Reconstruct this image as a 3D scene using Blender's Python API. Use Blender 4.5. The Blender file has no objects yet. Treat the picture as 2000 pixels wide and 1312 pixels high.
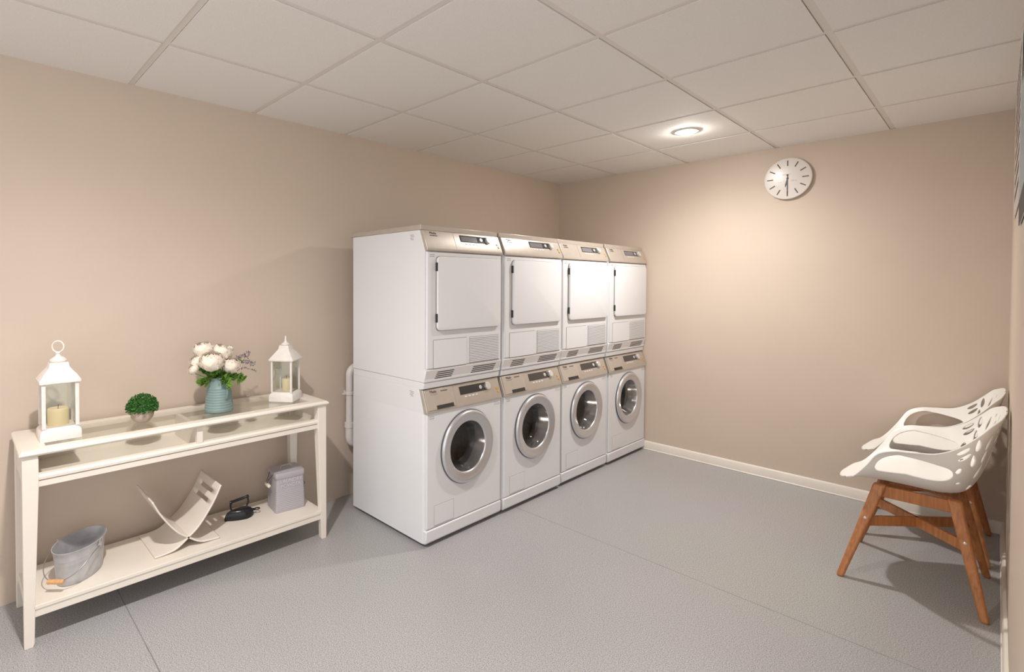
import bpy, bmesh, math, random
from mathutils import Vector, Matrix
rnd = random.Random(7)
D = bpy.data
SC = bpy.context.scene
COL = SC.collection
PI = math.pi
# ------------------------------------------------------------------ camera
CX, CY, CZ = 2.82044, -4.17477, 1.35634
YAW, PITCH, ROLL = 0.82522, -0.0202, 0.00258
F, PX, PY = 1011.50204, 852.89153, 576.0113
_r = Vector((math.cos(YAW), math.sin(YAW), 0)); _f = Vector((-math.sin(YAW), math.cos(YAW), 0)); _u = Vector((0, 0, 1))
_f2 = _f * math.cos(PITCH) + _u * math.sin(PITCH); _u2 = _u * math.cos(PITCH) - _f * math.sin(PITCH)
_r3 = _r * math.cos(ROLL) + _u2 * math.sin(ROLL); _u3 = _u2 * math.cos(ROLL) - _r * math.sin(ROLL)
cam_data = D.cameras.new('camera'); cam = D.objects.new('camera', cam_data); COL.objects.link(cam)
m = Matrix((_r3, _u3, -_f2)).transposed().to_4x4(); m.translation = Vector((CX, CY, CZ)); cam.matrix_world = m
cam_data.sensor_width = 36; cam_data.lens = F / 2000 * 36
cam_data.shift_x = (1000 - PX) / 2000; cam_data.shift_y = (PY - 656) / 2000
cam_data.clip_start = 0.02; cam_data.clip_end = 60
SC.camera = cam
# ------------------------------------------------------------------ world, exposure
w = D.worlds.new('world'); SC.world = w; w.use_nodes = True
w.node_tree.nodes['Background'].inputs[0].default_value = (1.0, 0.975, 0.96, 1)
w.node_tree.nodes['Background'].inputs[1].default_value = 0.62
SC.view_settings.view_transform = 'Standard'; SC.view_settings.look = 'None'
SC.view_settings.gamma = 1; SC.view_settings.use_curve_mapping = False
SC.view_settings.exposure = 1.22
LAMP_POWER = 48.0
LAMP_COLOR = (1.0, 0.955, 0.915)
H = 2.306; W = 2.868
# ------------------------------------------------------------------ materials
def mat(name, color, rough=0.5, metal=0.0, noise=0.0, nscale=40, bump=0.0, bscale=200, coat=0.0, spec=0.5, trans=0.0, emit=None, sss=0.0):
    m = D.materials.new(name); m.use_nodes = True
    nt = m.node_tree; b = nt.nodes['Principled BSDF']
    b.inputs['Base Color'].default_value = (*color, 1); b.inputs['Roughness'].default_value = rough
    b.inputs['Metallic'].default_value = metal; b.inputs['Coat Weight'].default_value = coat
    b.inputs['Specular IOR Level'].default_value = spec
    b.inputs['Transmission Weight'].default_value = trans
    if sss: b.inputs['Subsurface Weight'].default_value = sss; b.inputs['Subsurface Radius'].default_value = (.02, .012, .006)
    if emit: b.inputs['Emission Color'].default_value = (*emit[0], 1); b.inputs['Emission Strength'].default_value = emit[1]
    tc = nt.nodes.new('ShaderNodeTexCoord')
    if noise > 0:
        n = nt.nodes.new('ShaderNodeTexNoise'); n.inputs['Scale'].default_value = nscale; n.inputs['Detail'].default_value = 4
        nt.links.new(tc.outputs['Object'], n.inputs['Vector'])
        r = nt.nodes.new('ShaderNodeValToRGB')
        r.color_ramp.elements[0].position = .3; r.color_ramp.elements[1].position = .7
        r.color_ramp.elements[0].color = (*[c * (1 - noise) for c in color], 1)
        r.color_ramp.elements[1].color = (*[min(1, c * (1 + noise)) for c in color], 1)
        nt.links.new(n.outputs['Fac'], r.inputs['Fac']); nt.links.new(r.outputs['Color'], b.inputs['Base Color'])
    if bump > 0:
        n = nt.nodes.new('ShaderNodeTexNoise'); n.inputs['Scale'].default_value = bscale; n.inputs['Detail'].default_value = 3
        nt.links.new(tc.outputs['Object'], n.inputs['Vector'])
        bp = nt.nodes.new('ShaderNodeBump'); bp.inputs['Strength'].default_value = bump; bp.inputs['Distance'].default_value = .002
        nt.links.new(n.outputs['Fac'], bp.inputs['Height']); nt.links.new(bp.outputs['Normal'], b.inputs['Normal'])
    return m
def glass_mat(name, tint, gl=1.0):
    m = D.materials.new(name); m.use_nodes = True; nt = m.node_tree
    nt.nodes.remove(nt.nodes['Principled BSDF']); out = nt.nodes['Material Output']
    t = nt.nodes.new('ShaderNodeBsdfTransparent'); t.inputs[0].default_value = (*tint, 1)
    g = nt.nodes.new('ShaderNodeBsdfGlossy'); g.inputs['Roughness'].default_value = .02; g.inputs[0].default_value = (gl, gl, gl, 1)
    lw = nt.nodes.new('ShaderNodeLayerWeight'); lw.inputs[0].default_value = .5
    pw = nt.nodes.new('ShaderNodeMath'); pw.operation = 'POWER'; pw.inputs[1].default_value = 4.5
    fr = nt.nodes.new('ShaderNodeMath'); fr.operation = 'MULTIPLY_ADD'; fr.inputs[1].default_value = .8; fr.inputs[2].default_value = .04
    nt.links.new(lw.outputs['Facing'], pw.inputs[0]); nt.links.new(pw.outputs[0], fr.inputs[0])
    mx = nt.nodes.new('ShaderNodeMixShader')
    nt.links.new(fr.outputs[0], mx.inputs[0]); nt.links.new(t.outputs[0], mx.inputs[1]); nt.links.new(g.outputs[0], mx.inputs[2])
    nt.links.new(mx.outputs[0], out.inputs[0]); return m
M = {}
M['wall'] = mat('wall_paint', (.60, .495, .408), .6, noise=.015, nscale=3, bump=.12, bscale=140)
M['ceil'] = mat('ceiling_tile', (.86, .835, .80), .85, noise=.035, nscale=180, bump=.35, bscale=260)
M['tee'] = mat('ceiling_tee', (.78, .74, .69), .55)
M['gap'] = mat('ceiling_gap', (.28, .25, .22), .9)
M['skirt'] = mat('skirting_paint', (.80, .74, .66), .35, noise=.02, nscale=8)
M['appl'] = mat('white_enamel', (.75, .755, .775), .42, noise=.008, nscale=4)
M['appl2'] = mat('white_plastic', (.74, .72, .71), .35)
M['steel'] = mat('warm_steel', (.54, .485, .43), .34, .42, noise=.03, nscale=30)
M['steelside'] = mat('steel_side', (.33, .30, .28), .4, .5)
M['chrome'] = mat('chrome', (.70, .72, .77), .16, .9)
M['ring'] = mat('satin_chrome', (.66, .66, .68), .28, .75)
M['drum'] = mat('drum_steel', (.40, .37, .34), .38, .55, noise=.15, nscale=60)
M['seal'] = mat('rubber_seal', (.10, .10, .115), .35)
M['display'] = mat('display', (.035, .034, .036), .12, coat=.5)
M['dark'] = mat('dark_slot', (.03, .028, .026), .6)
M['print'] = mat('dark_print', (.09, .06, .05), .6)
M['greyprint'] = mat('grey_print', (.42, .41, .42), .6)
M['knob'] = mat('knob_silver', (.78, .77, .75), .25, .6)
M['amber'] = mat('amber_button', (.62, .34, .08), .35)
M['furn'] = mat('cream_lacquer', (.80, .735, .655), .38, noise=.015, nscale=12)
M['lant'] = mat('whitewashed_wood', (.80, .72, .68), .55, noise=.06, nscale=35, bump=.2, bscale=60)
M['lant2'] = mat('white_lantern_metal', (.78, .73, .69), .45, noise=.04, nscale=40)
M['candle'] = mat('candle_wax', (.80, .62, .38), .5, sss=.2, noise=.03, nscale=20)
M['wick'] = mat('wick', (.05, .04, .03), .9)
M['glass'] = glass_mat('clear_glass', (.93, .95, .93))
M['tglass'] = glass_mat('table_glass', (.955, .965, .945))
M['dglass'] = glass_mat('door_glass', (.78, .75, .72), .9)
M['jug'] = mat('jug_enamel', (.20, .285, .28), .45, noise=.10, nscale=12)
M['petal'] = mat('petal', (.88, .80, .70), .6, noise=.06, nscale=30, sss=.1)
M['leaf'] = mat('leaf_green', (.16, .30, .05), .5, noise=.35, nscale=40)
M['leafd'] = mat('topiary_green', (.035, .14, .02), .45, noise=.6, nscale=90)
M['lav'] = mat('dried_lavender', (.20, .17, .19), .7, noise=.25, nscale=60)
M['bowl'] = mat('mottled_stoneware', (.50, .40, .33), .5, noise=.25, nscale=45)
M['galv'] = mat('galvanised_steel', (.50, .50, .52), .40, .25, noise=.10, nscale=35)
M['wire'] = mat('steel_wire', (.35, .33, .32), .35, .8)
M['grip'] = mat('turned_wood_grip', (.68, .38, .17), .45, noise=.15, nscale=60)
M['rack'] = mat('cream_plywood', (.80, .73, .66), .4, noise=.01, nscale=15)
M['iron'] = mat('black_cast_iron', (.018, .018, .022), .22, .3, bump=.3, bscale=90)
M['tin'] = mat('lilac_grey_tin', (.42, .40, .43), .42, noise=.02, nscale=10)
M['tintext'] = mat('pale_lettering', (.60, .58, .62), .5)
M['black'] = mat('black_wire', (.03, .03, .035), .4)
M['shell'] = mat('white_polypropylene', (.88, .86, .82), .35)
M['clock'] = mat('clock_face', (.70, .65, .61), .30, coat=.1)
M['pipe'] = mat('white_pvc', (.72, .67, .66), .3)
M['lampglow'] = mat('lamp_glow', (1, 1, 1), .5, emit=((1.0, .96, .90), 230.0))
M['lamprim'] = mat('lamp_rim', (.75, .74, .72), .3)
M['screw'] = mat('screw', (.75, .70, .62), .3, .7)
M['paper'] = mat('laminated_paper', (.72, .70, .67), .2)
M['blue'] = mat('poster_blue', (.30, .42, .47), .3)
def wood_mat():
    m = mat('teak_wood', (.36, .14, .045), .42); nt = m.node_tree; b = nt.nodes['Principled BSDF']
    tc = nt.nodes.new('ShaderNodeTexCoord'); mp = nt.nodes.new('ShaderNodeMapping'); mp.inputs['Scale'].default_value = (30, 30, 2.2)
    n = nt.nodes.new('ShaderNodeTexNoise'); n.inputs['Scale'].default_value = 3; n.inputs['Detail'].default_value = 8; n.inputs['Distortion'].default_value = .6
    r = nt.nodes.new('ShaderNodeValToRGB'); r.color_ramp.elements[0].position = .3; r.color_ramp.elements[1].position = .75
    r.color_ramp.elements[0].color = (.35, .128, .040, 1); r.color_ramp.elements[1].color = (.56, .230, .078, 1)
    nt.links.new(tc.outputs['Object'], mp.inputs[0]); nt.links.new(mp.outputs[0], n.inputs['Vector']); nt.links.new(n.outputs['Fac'], r.inputs['Fac'])
    nt.links.new(r.outputs['Color'], b.inputs['Base Color']); return m
M['wood'] = wood_mat()
def floor_mat():
    m = D.materials.new('speckled_vinyl'); m.use_nodes = True; nt = m.node_tree; b = nt.nodes['Principled BSDF']
    N = nt.nodes.new; L = nt.links.new
    tc = N('ShaderNodeTexCoord')
    n = N('ShaderNodeTexNoise'); n.inputs['Scale'].default_value = 260; n.inputs['Detail'].default_value = 3
    r = N('ShaderNodeValToRGB'); r.color_ramp.elements[0].position = .32; r.color_ramp.elements[1].position = .68
    r.color_ramp.elements[0].color = (.20, .197, .205, 1); r.color_ramp.elements[1].color = (.57, .56, .562, 1)
    n2 = N('ShaderNodeTexNoise'); n2.inputs['Scale'].default_value = 1.3; n2.inputs['Detail'].default_value = 2
    mx = N('ShaderNodeMix'); mx.data_type = 'RGBA'; mx.blend_type = 'MULTIPLY'; mx.inputs['Factor'].default_value = .12
    L(tc.outputs['Object'], n.inputs['Vector']); L(tc.outputs['Object'], n2.inputs['Vector']); L(n.outputs['Fac'], r.inputs['Fac'])
    L(r.outputs['Color'], mx.inputs[6]); L(n2.outputs['Color'], mx.inputs[7])
    # welded seams of the vinyl rolls, running along X
    sep = N('ShaderNodeSeparateXYZ'); L(tc.outputs['Object'], sep.inputs[0])
    a = N('ShaderNodeMath'); a.operation = 'ADD'; a.inputs[1].default_value = 1.695 + 9.9; L(sep.outputs['Y'], a.inputs[0])
    md = N('ShaderNodeMath'); md.operation = 'MODULO'; md.inputs[1].default_value = 1.98; L(a.outputs[0], md.inputs[0])
    lt = N('ShaderNodeMath'); lt.operation = 'LESS_THAN'; lt.inputs[1].default_value = .004; L(md.outputs[0], lt.inputs[0])
    n3 = N('ShaderNodeTexNoise'); n3.inputs['Scale'].default_value = 9; L(tc.outputs['Object'], n3.inputs['Vector'])
    ml = N('ShaderNodeMath'); ml.operation = 'MULTIPLY'; L(lt.outputs[0], ml.inputs[0]); L(n3.outputs['Fac'], ml.inputs[1])
    mx2 = N('ShaderNodeMix'); mx2.data_type = 'RGBA'; L(ml.outputs[0], mx2.inputs['Factor']); L(mx.outputs[2], mx2.inputs[6])
    mx2.inputs[7].default_value = (.07, .07, .07, 1)
    L(mx2.outputs[2], b.inputs['Base Color']); b.inputs['Roughness'].default_value = .38
    bp = N('ShaderNodeBump'); bp.inputs['Strength'].default_value = .05; bp.inputs['Distance'].default_value = .0006
    L(n.outputs['Fac'], bp.inputs['Height']); L(bp.outputs['Normal'], b.inputs['Normal']); return m
M['floor'] = floor_mat()
# ------------------------------------------------------------------ mesh helpers
def BM(): return bmesh.new()
def box(bm, x0, x1, y0, y1, z0, z1, mi=0):
    vs = [bm.verts.new((x, y, z)) for x in (x0, x1) for y in (y0, y1) for z in (z0, z1)]
    for f in ((0, 1, 3, 2), (4, 6, 7, 5), (0, 4, 5, 1), (2, 3, 7, 6), (0, 2, 6, 4), (1, 5, 7, 3)):
        fc = bm.faces.new([vs[i] for i in f]); fc.material_index = mi
    return vs
def loft(bm, loops, cap0=True, cap1=True, closed=True):
    rows = [[bm.verts.new(p) for p in lp] for lp in loops]
    n = len(rows[0])
    for a, b in zip(rows[:-1], rows[1:]):
        for i in range(n if closed else n - 1):
            j = (i + 1) % n; bm.faces.new((a[i], a[j], b[j], b[i]))
    if cap0: bm.faces.new(rows[0][::-1])
    if cap1: bm.faces.new(rows[-1])
    return rows
def prism_y(bm, prof, y0, y1):        # profile in x,z
    loft(bm, [[(x, y, z) for x, z in prof] for y in (y0, y1)])
def prism_x(bm, prof, x0, x1):        # profile in y,z
    loft(bm, [[(x, y, z) for y, z in prof] for x in (x0, x1)])
def lathe(bm, prof, n=32, c=(0, 0, 0), axis='z', fn=None, cap0=False, cap1=False):
    loops = []
    for k, (r, h) in enumerate(prof):
        lp = []
        for i in range(n):
            a = 2 * PI * i / n; rr = r * (fn(a, h) if fn else 1)
            u, v = rr * math.cos(a), rr * math.sin(a)
            p = (u, v, h) if axis == 'z' else ((h, u, v) if axis == 'x' else (v, h, u))
            lp.append((p[0] + c[0], p[1] + c[1], p[2] + c[2]))
        loops.append(lp)
    loft(bm, loops, cap0, cap1)
def tube(bm, pts, r, n=8, closed=False, rs=None):
    pts = [Vector(p) for p in pts]; rows = []; prev = None; k = len(pts)
    for i, p in enumerate(pts):
        a = pts[(i - 1) % k] if closed or i > 0 else p; b = pts[(i + 1) % k] if closed or i < k - 1 else p
        t = (b - a).normalized()
        if prev is None: s = t.orthogonal().normalized()
        else: s = (prev - t * prev.dot(t)).normalized()
        prev = s; q = t.cross(s); rr = rs[i] if rs else r
        rows.append([bm.verts.new(p + (s * math.cos(2 * PI * j / n) + q * math.sin(2 * PI * j / n)) * rr) for j in range(n)])
    rng = range(k) if closed else range(k - 1)
    for i in rng:
        A, B = rows[i], rows[(i + 1) % k]
        for j in range(n): bm.faces.new((A[j], A[(j + 1) % n], B[(j + 1) % n], B[j]))
    if not closed: bm.faces.new(rows[0][::-1]); bm.faces.new(rows[-1])
def rrect(hx, hy, r, z, n=5, c=(0, 0)):
    pts = []
    for sx, sy, a0 in ((1, 1, 0), (-1, 1, PI / 2), (-1, -1, PI), (1, -1, 1.5 * PI)):
        for i in range(n + 1):
            a = a0 + PI / 2 * i / n
            pts.append((c[0] + sx * (hx - r) + r * math.cos(a), c[1] + sy * (hy - r) + r * math.sin(a), z))
    return pts
def bez(a, b, c, d, n):
    a, b, c, d = map(Vector, (a, b, c, d)); o = []
    for i in range(n + 1):
        t = i / n; o.append(a * (1 - t) ** 3 + b * 3 * t * (1 - t) ** 2 + c * 3 * t * t * (1 - t) + d * t ** 3)
    return o
def obj(name, bm, m, parent=None, smooth=False, bevel=0, segs=2, T=None, solid=0, angle=35):
    if T is not None: bm.transform(T)
    bmesh.ops.recalc_face_normals(bm, faces=bm.faces[:])
    me = D.meshes.new(name); bm.to_mesh(me); bm.free()
    for mm in (m if isinstance(m, (list, tuple)) else [m]): me.materials.append(mm)
    o = D.objects.new(name, me); COL.objects.link(o)
    if parent: o.parent = parent
    if solid:
        md = o.modifiers.new('solid', 'SOLIDIFY'); md.thickness = solid; md.offset = 0
    if bevel:
        md = o.modifiers.new('bevel', 'BEVEL'); md.width = bevel; md.segments = segs; md.limit_method = 'ANGLE'; md.angle_limit = math.radians(40)
        md.harden_normals = False
    if smooth or bevel:
        for p in me.polygons: p.use_smooth = True
        try: me.set_sharp_from_angle(angle=math.radians(angle))
        except Exception: pass
    return o
def tag(o, label, cat, group=None, kind=None):
    o['label'] = label; o['category'] = cat
    if group: o['group'] = group
    if kind: o['kind'] = kind
    return o
def thing(name, label, cat, loc=(0, 0, 0), rz=0, group=None):
    o = D.objects.new(name, None); COL.objects.link(o); o.location = loc; o.rotation_euler = (0, 0, rz); o.empty_display_size = .05
    return tag(o, label, cat, group)
def struct(name, bm, m, **k):
    o = obj(name, bm, m, **k); o['kind'] = 'structure'; return o
def copy_tree(o, parent=None):
    c = o.copy(); COL.objects.link(c)
    if parent: c.parent = parent
    for ch in list(o.children): copy_tree(ch, c)
    return c
def text(name, s, size, T, m, parent, extrude=.0004, align='LEFT', space=1.0):
    cu = D.curves.new('txt', 'FONT'); cu.body = s; cu.size = size; cu.extrude = extrude; cu.align_x = align; cu.space_character = space
    cu.resolution_u = 3
    t = D.objects.new('txt', cu); COL.objects.link(t)
    bpy.context.view_layer.update()
    me = D.meshes.new_from_object(t.evaluated_get(bpy.context.evaluated_depsgraph_get()))
    D.objects.remove(t); me.transform(T); me.materials.clear(); me.materials.append(m)
    o = D.objects.new(name, me); me.name = name; COL.objects.link(o); o.parent = parent; return o
def frame(o, ex, ey, ez):      # matrix with given axes
    m = Matrix((ex, ey, ez)).transposed().to_4x4(); m.translation = Vector(o); return m
# ------------------------------------------------------------------ the room
bm = BM(); box(bm, -.12, 4.6, -6.6, .12, -.1, 0); struct('floor', bm, M['floor'])
bm = BM(); box(bm, -.12, 0, -6.6, .12, 0, 2.42); struct('wall_left', bm, M['wall'])
bm = BM(); box(bm, 0, 4.6, 0, .12, 0, 2.42); struct('wall_back', bm, M['wall'])
bm = BM(); box(bm, W, W + .11, -2.95, 0, 0, 2.42); struct('wall_right', bm, M['wall'])
def skirting(name, prof, a, b, along):
    bm = BM(); (prism_y if along == 'y' else prism_x)(bm, prof, a, b); return struct(name, bm, M['skirt'], bevel=.002)
skirting('baseboard_back', [(0, 0), (-.018, 0), (-.018, .006), (-.014, .008), (-.014, .055), (-.010, .066), (0, .070)], .0, W - .0005, 'x')
skirting('baseboard_right', [(W, 0), (W - .018, 0), (W - .018, .006), (W - .014, .008), (W - .014, .055), (W - .010, .066), (W, .070)], -2.95, -.018, 'y')
# suspended ceiling: tiles hang a little below the tee grid
bm = BM(); box(bm, -.12, 4.6, -6.6, .12, H + .03, H + .10, 2)
TX0, TY0, T = -.0264, .0411, .6
xs = [TX0 + T * i for i in range(9)]; ys = [TY0 - T * j for j in range(13)]
g = .014
for i in range(8):
    for j in range(12):
        x0, x1 = max(0, xs[i] + g), min(xs[i + 1] - g, 4.6); y1, y0 = min(0, ys[j] - g), max(ys[j + 1] + g, -6.6)
        if x1 > x0 and y1 > y0: box(bm, x0, x1, y0, y1, H, H + .012, 0)
for x in xs[1:]: box(bm, x - .012, x + .012, -6.6, 0, H + .004, H + .02, 1)
for y in ys[1:]: box(bm, 0, 4.6, y - .012, y + .012, H + .0035, H + .02, 1)
struct('ceiling', bm, [M['ceil'], M['tee'], M['gap']])
# ------------------------------------------------------------------ downlights
def downlight(x, y, label, k=1.0):
    t = thing('downlight', label, 'ceiling light', (x, y, H), 0, 'recessed ceiling downlights')
    bm = BM(); lathe(bm, [(.068, -.001), (.066, -.006), (.056, -.007), (.054, -.002), (.054, .010)], 40); obj('trim_ring', bm, M['lamprim'], t, smooth=True)
    bm = BM(); lathe(bm, [(.054, -.0015), (.050, -.007), (.034, -.015), (.012, -.019), (.0005, -.020)], 36, cap1=True); obj('diffuser', bm, M['lampglow'], t, smooth=True)
    ld = D.lights.new('lamp_light', 'SPOT'); ld.energy = LAMP_POWER * k; ld.color = LAMP_COLOR; ld.spot_size = math.radians(160); ld.spot_blend = .95; ld.shadow_soft_size = .032
    lo = D.objects.new('lamp_light', ld); COL.objects.link(lo); lo.parent = t; lo.location = (0, 0, -.03)
    return t
downlight(1.503, -.864, 'round white recessed ceiling downlight glowing near the wall clock', .53)
downlight(1.503, -3.90, 'round white recessed ceiling downlight in front of the console table', 1.08)
# ------------------------------------------------------------------ laundry machines
MX0, MX1, MY, MP, MW = .193, .842, -2.432, .6087, .594
def fascia_frame(p_bot, p_top):
    a = Vector((p_bot[0], 0, p_bot[1])); b = Vector((p_top[0], 0, p_top[1])); up = (b - a).normalized(); ey = Vector((0, 1, 0))
    return frame(a, ey, up, ey.cross(up)), (b - a).length
def fbox(bm, T, a0, a1, b0, b1, c0, c1):
    vs = box(bm, a0, a1, b0, b1, c0, c1)
    for v in vs: v.co = T @ v.co
def fdisc(bm, T, a, b, r, c0, c1, n=24):
    loft(bm, [[T @ Vector((a + rr * math.cos(2 * PI * i / n), b + rr * math.sin(2 * PI * i / n), c)) for i in range(n)] for rr, c in ((r, c0), (r, c1 - r * .1), (r * .88, c1))])
def controls(fa, T, L, dry):
    # a = along width, b = up the slope
    s = L / .115
    bm = BM(); fbox(bm, T, .262, .478, .052 * s, .098 * s, 0, .0016); disp = obj('display', bm, M['display'], fa, bevel=.0008)
    if dry:
        bm = BM(); fbox(bm, T, .268, .395, .056 * s, .090 * s, .0016, .0022); obj('screen', bm, mat('lcd_grey', (.17, .165, .18), .2), disp)
    bm = BM(); fdisc(bm, T, .428, .075 * s, .011, .0016, .005); obj('select_button', bm, M['knob'], fa, smooth=True)
    bm = BM(); fdisc(bm, T, .484, .074 * s, .021, .0, .016, 32); obj('program_knob', bm, M['knob'], fa, smooth=True)
    bm = BM()
    for k in range(4): fbox(bm, T, .292 + k * .029, .308 + k * .029, .036 * s, .043 * s, 0, .0015)
    obj('keypad', bm, M['appl2'], fa)
    for (a, b) in ((.560, .052), (.568, .032)):
        bm = BM(); fdisc(bm, T, a, b * s, .0075, 0, .004, 14); obj('indicator_button', bm, M['amber'], fa, smooth=True)
    bm = BM(); fbox(bm, T, .2155, .2175, .004, L - .003, -.0002, .0006); obj('panel_seam', bm, M['steelside'], fa)
    text('lettering', 'Miele', .022, T @ Matrix.Translation((.045, L - .024, .0006)), M['print'], fa)
    text('lettering', 'PROFESSIONAL', .0075, T @ Matrix.Translation((.045, L - .034, .0006)), M['greyprint' if not dry else 'print'], fa, space=1.05)
    if not dry: text('lettering', 'PROFESSIONAL', .0075, T @ Matrix.Translation((.122, L - .022, .0006)), M['print'], fa)
def rect_hole_panel(bm, x, y0, y1, z0, z1, cy, cz, r, n=64):
    angs = sorted([2 * PI * i / n for i in range(n)] + [math.atan2(z - cz, y - cy) % (2 * PI) for y in (y0, y1) for z in (z0, z1)])
    inn, out = [], []
    for a in angs:
        c, s = math.cos(a), math.sin(a)
        k = min(((y1 - cy) / c if c > 1e-9 else 1e9), ((y0 - cy) / c if c < -1e-9 else 1e9), ((z1 - cz) / s if s > 1e-9 else 1e9), ((z0 - cz) / s if s < -1e-9 else 1e9))
        inn.append(bm.verts.new((x, cy + r * c, cz + r * s))); out.append(bm.verts.new((x, cy + k * c, cz + k * s)))
    n = len(angs)
    for i in range(n): j = (i + 1) % n; bm.faces.new((inn[i], inn[j], out[j], out[i]))
def stickers(t, side_z, fz):
    ey = Vector((0, 1, 0)); up = Vector((0, 0, 1))
    bm = BM(); e = MX1 - MX0 - .115
    box(bm, e - .003, e + .037, -.0004, .0004, side_z - .032, side_z + .003, 1)
    for k, (a, b) in enumerate(((0, .030), (.004, .034), (0, .026), (.006, .03))): box(bm, e + a, e + b, -.0007, .0, side_z - .008 * k - .004, side_z - .008 * k)
    obj('sticker', bm, [M['greyprint'], M['appl']], t)
    bm = BM(); e = MX1 - MX0 + .010; box(bm, e, e + .0006, .024, .062, fz - .016, fz + .002, 1)
    for k in range(2): box(bm, e, e + .0009, .026, .060, fz - .009 * k - .004, fz - .009 * k)
    obj('sticker', bm, [M['greyprint'], M['appl']], t)
DX = MX1 - MX0
def make_washer():
    t = thing('washing_machine', 'x', 'washing machine')
    cy, cz, R = .307, .470, .199
    bm = BM()
    X = DX - .001; r = .018
    # cabinet sides, top, back as an open-front shell with rounded front edges
    prof = [(0, 0), (X - r, 0)] + [(X - r + r * math.sin(a), r - r * math.cos(a)) for a in (PI / 8, PI / 4, 3 * PI / 8)] + [(X, r)]
    left = prof; right = [(x, MW - y) for x, y in prof][::-1]
    lp = left + right
    rows = [[bm.verts.new((x, y, z)) for x, y in lp] for z in (.018, .692)]
    n = len(lp); hole_edge = len(left) - 1
    for i in range(n):
        if i == hole_edge: continue
        j = (i + 1) % n; bm.faces.new((rows[0][i], rows[0][j], rows[1][j], rows[1][i]))
    bm.faces.new(rows[1]); bm.faces.new(rows[0][::-1])
    rect_hole_panel(bm, X, r, MW - r, .018, .692, cy, cz, R - .035)
    bmesh.ops.remove_doubles(bm, verts=bm.verts[:], dist=.0002)
    obj('cabinet', bm, M['appl'], t, smooth=True)
    bm = BM(); prism_y(bm, [(DX, .092), (DX + .010, .092), (DX + .012, .698), (DX, .698)], .008, MW - .008)
    # thin front panel needs the door opening as well
    bm.free(); bm = BM()
    rect_hole_panel(bm, DX + .010, .010, MW - .006, .092, .696, cy, cz, R - .035)
    e = [ed for ed in bm.edges if ed.is_boundary]
    rr = bmesh.ops.extrude_edge_only(bm, edges=e); 
    for v in [q for q in rr['geom'] if isinstance(q, bmesh.types.BMVert)]: v.co.x = DX - .002
    obj('front_panel', bm, M['appl'], t, smooth=True, bevel=.004)
    bm = BM(); prism_y(bm, [(0, .691), (DX - .006, .691), (DX - .045, .815), (0, .815)], .0005, MW - .0005); obj('upper_cabinet', bm, M['appl'], t, bevel=.002)
    bm = BM(); prism_y(bm, [(0, .813), (DX - .030, .813), (DX - .010, .818), (DX - .006, .846), (DX - .010, .8515), (0, .8515)], .001, MW - .001); obj('lid', bm, M['appl'], t, bevel=.003)
    bm = BM(); prism_y(bm, [(DX - .03, .016), (DX + .002, .016), (DX + .013, .030), (DX + .014, .088), (DX - .03, .088)], .002, MW - .002); obj('plinth', bm, M['appl'], t, bevel=.006)
    for (fx, fy) in ((.05, .05), (.05, MW - .05), (DX - .06, .05), (DX - .06, MW - .05)):
        bm = BM(); lathe(bm, [(.02, 0), (.02, .02)], 16, (fx, fy, 0), cap0=True, cap1=True); obj('foot', bm, M['dark'], t)
    # fascia
    P = [(DX - .047, .810), (DX - .020, .812), (DX + .018, .706), (DX + .018, .693), (DX - .008, .691)]
    bm = BM(); prism_y(bm, P, .003, MW - .003); fa = obj('control_panel', bm, M['steel'], t, bevel=.003)
    T, L = fascia_frame((DX + .018, .706), (DX - .020, .812)); controls(fa, T, L, False)
    bm = BM(); fbox(bm, T, .012, .2145, .002, L - .004, 0, .0035); dr = obj('detergent_drawer', bm, M['steel'], fa, bevel=.002)
    bm = BM(); fbox(bm, T, .074, .196, .002, .022, .0035, .0045); obj('drawer_grip', bm, M['dark'], dr)
    for o in fa.children:
        if o.name.startswith('lettering'): o.location = (.0033, 0, .0012)
    # door
    x0 = DX + .010
    bm = BM(); lathe(bm, [(R - .002, x0), (R, x0 + .008), (R - .002, x0 + .015), (R - .007, x0 + .0205), (R - .013, x0 + .0225), (R - .019, x0 + .0215), (R - .025, x0 + .0195), (R - .050, x0 + .0135), (R - .056, x0 + .0125), (R - .060, x0 + .0095), (R - .0625, x0 + .002), (R - .064, x0 - .010)], 72, (0, cy, cz), 'x')
    do = obj('door', bm, M['ring'], t, smooth=True)
    bm = BM(); lathe(bm, [(R - .0005, x0), (R + .0035, x0 + .001), (R + .0035, x0 + .005), (R - .0005, x0 + .007)], 72, (0, cy, cz), 'x'); obj('rim_seal', bm, M['seal'], do, smooth=True)
    bm = BM(); lathe(bm, [(R - .063, x0 + .006), (R - .072, x0 - .03), (R - .085, x0 - .075), (R - .088, x0 - .095)], 64, (0, cy, cz), 'x'); obj('inner_collar', bm, M['chrome'], do, smooth=True)
    bm = BM(); lathe(bm, [(R - .064, x0 + .003), (R - .078, x0 - .012), (R - .092, x0 - .045), (R - .105, x0 - .062), (R - .135, x0 - .070), (.001, x0 - .073)], 48, (0, cy, cz), 'x', cap1=True); obj('glass_bowl', bm, M['dglass'], do, smooth=True)
    bm = BM(); lathe(bm, [(R - .086, x0 - .09), (R - .02, x0 - .11), (R - .005, x0 - .14), (R - .005, x0 - .40), (R - .06, x0 - .42), (.001, x0 - .42)], 48, (0, cy, cz), 'x', cap1=True)
    for k in range(3):
        a = 2 * PI * k / 3 + .5
        c, s = math.cos(a), math.sin(a)
        tube(bm, [(x0 - .15, cy + c * (R - .02), cz + s * (R - .02)), (x0 - .38, cy + c * (R - .02), cz + s * (R - .02))], .022, 8)
    obj('drum', bm, M['drum'], t, smooth=True)
    bm = BM()
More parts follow.
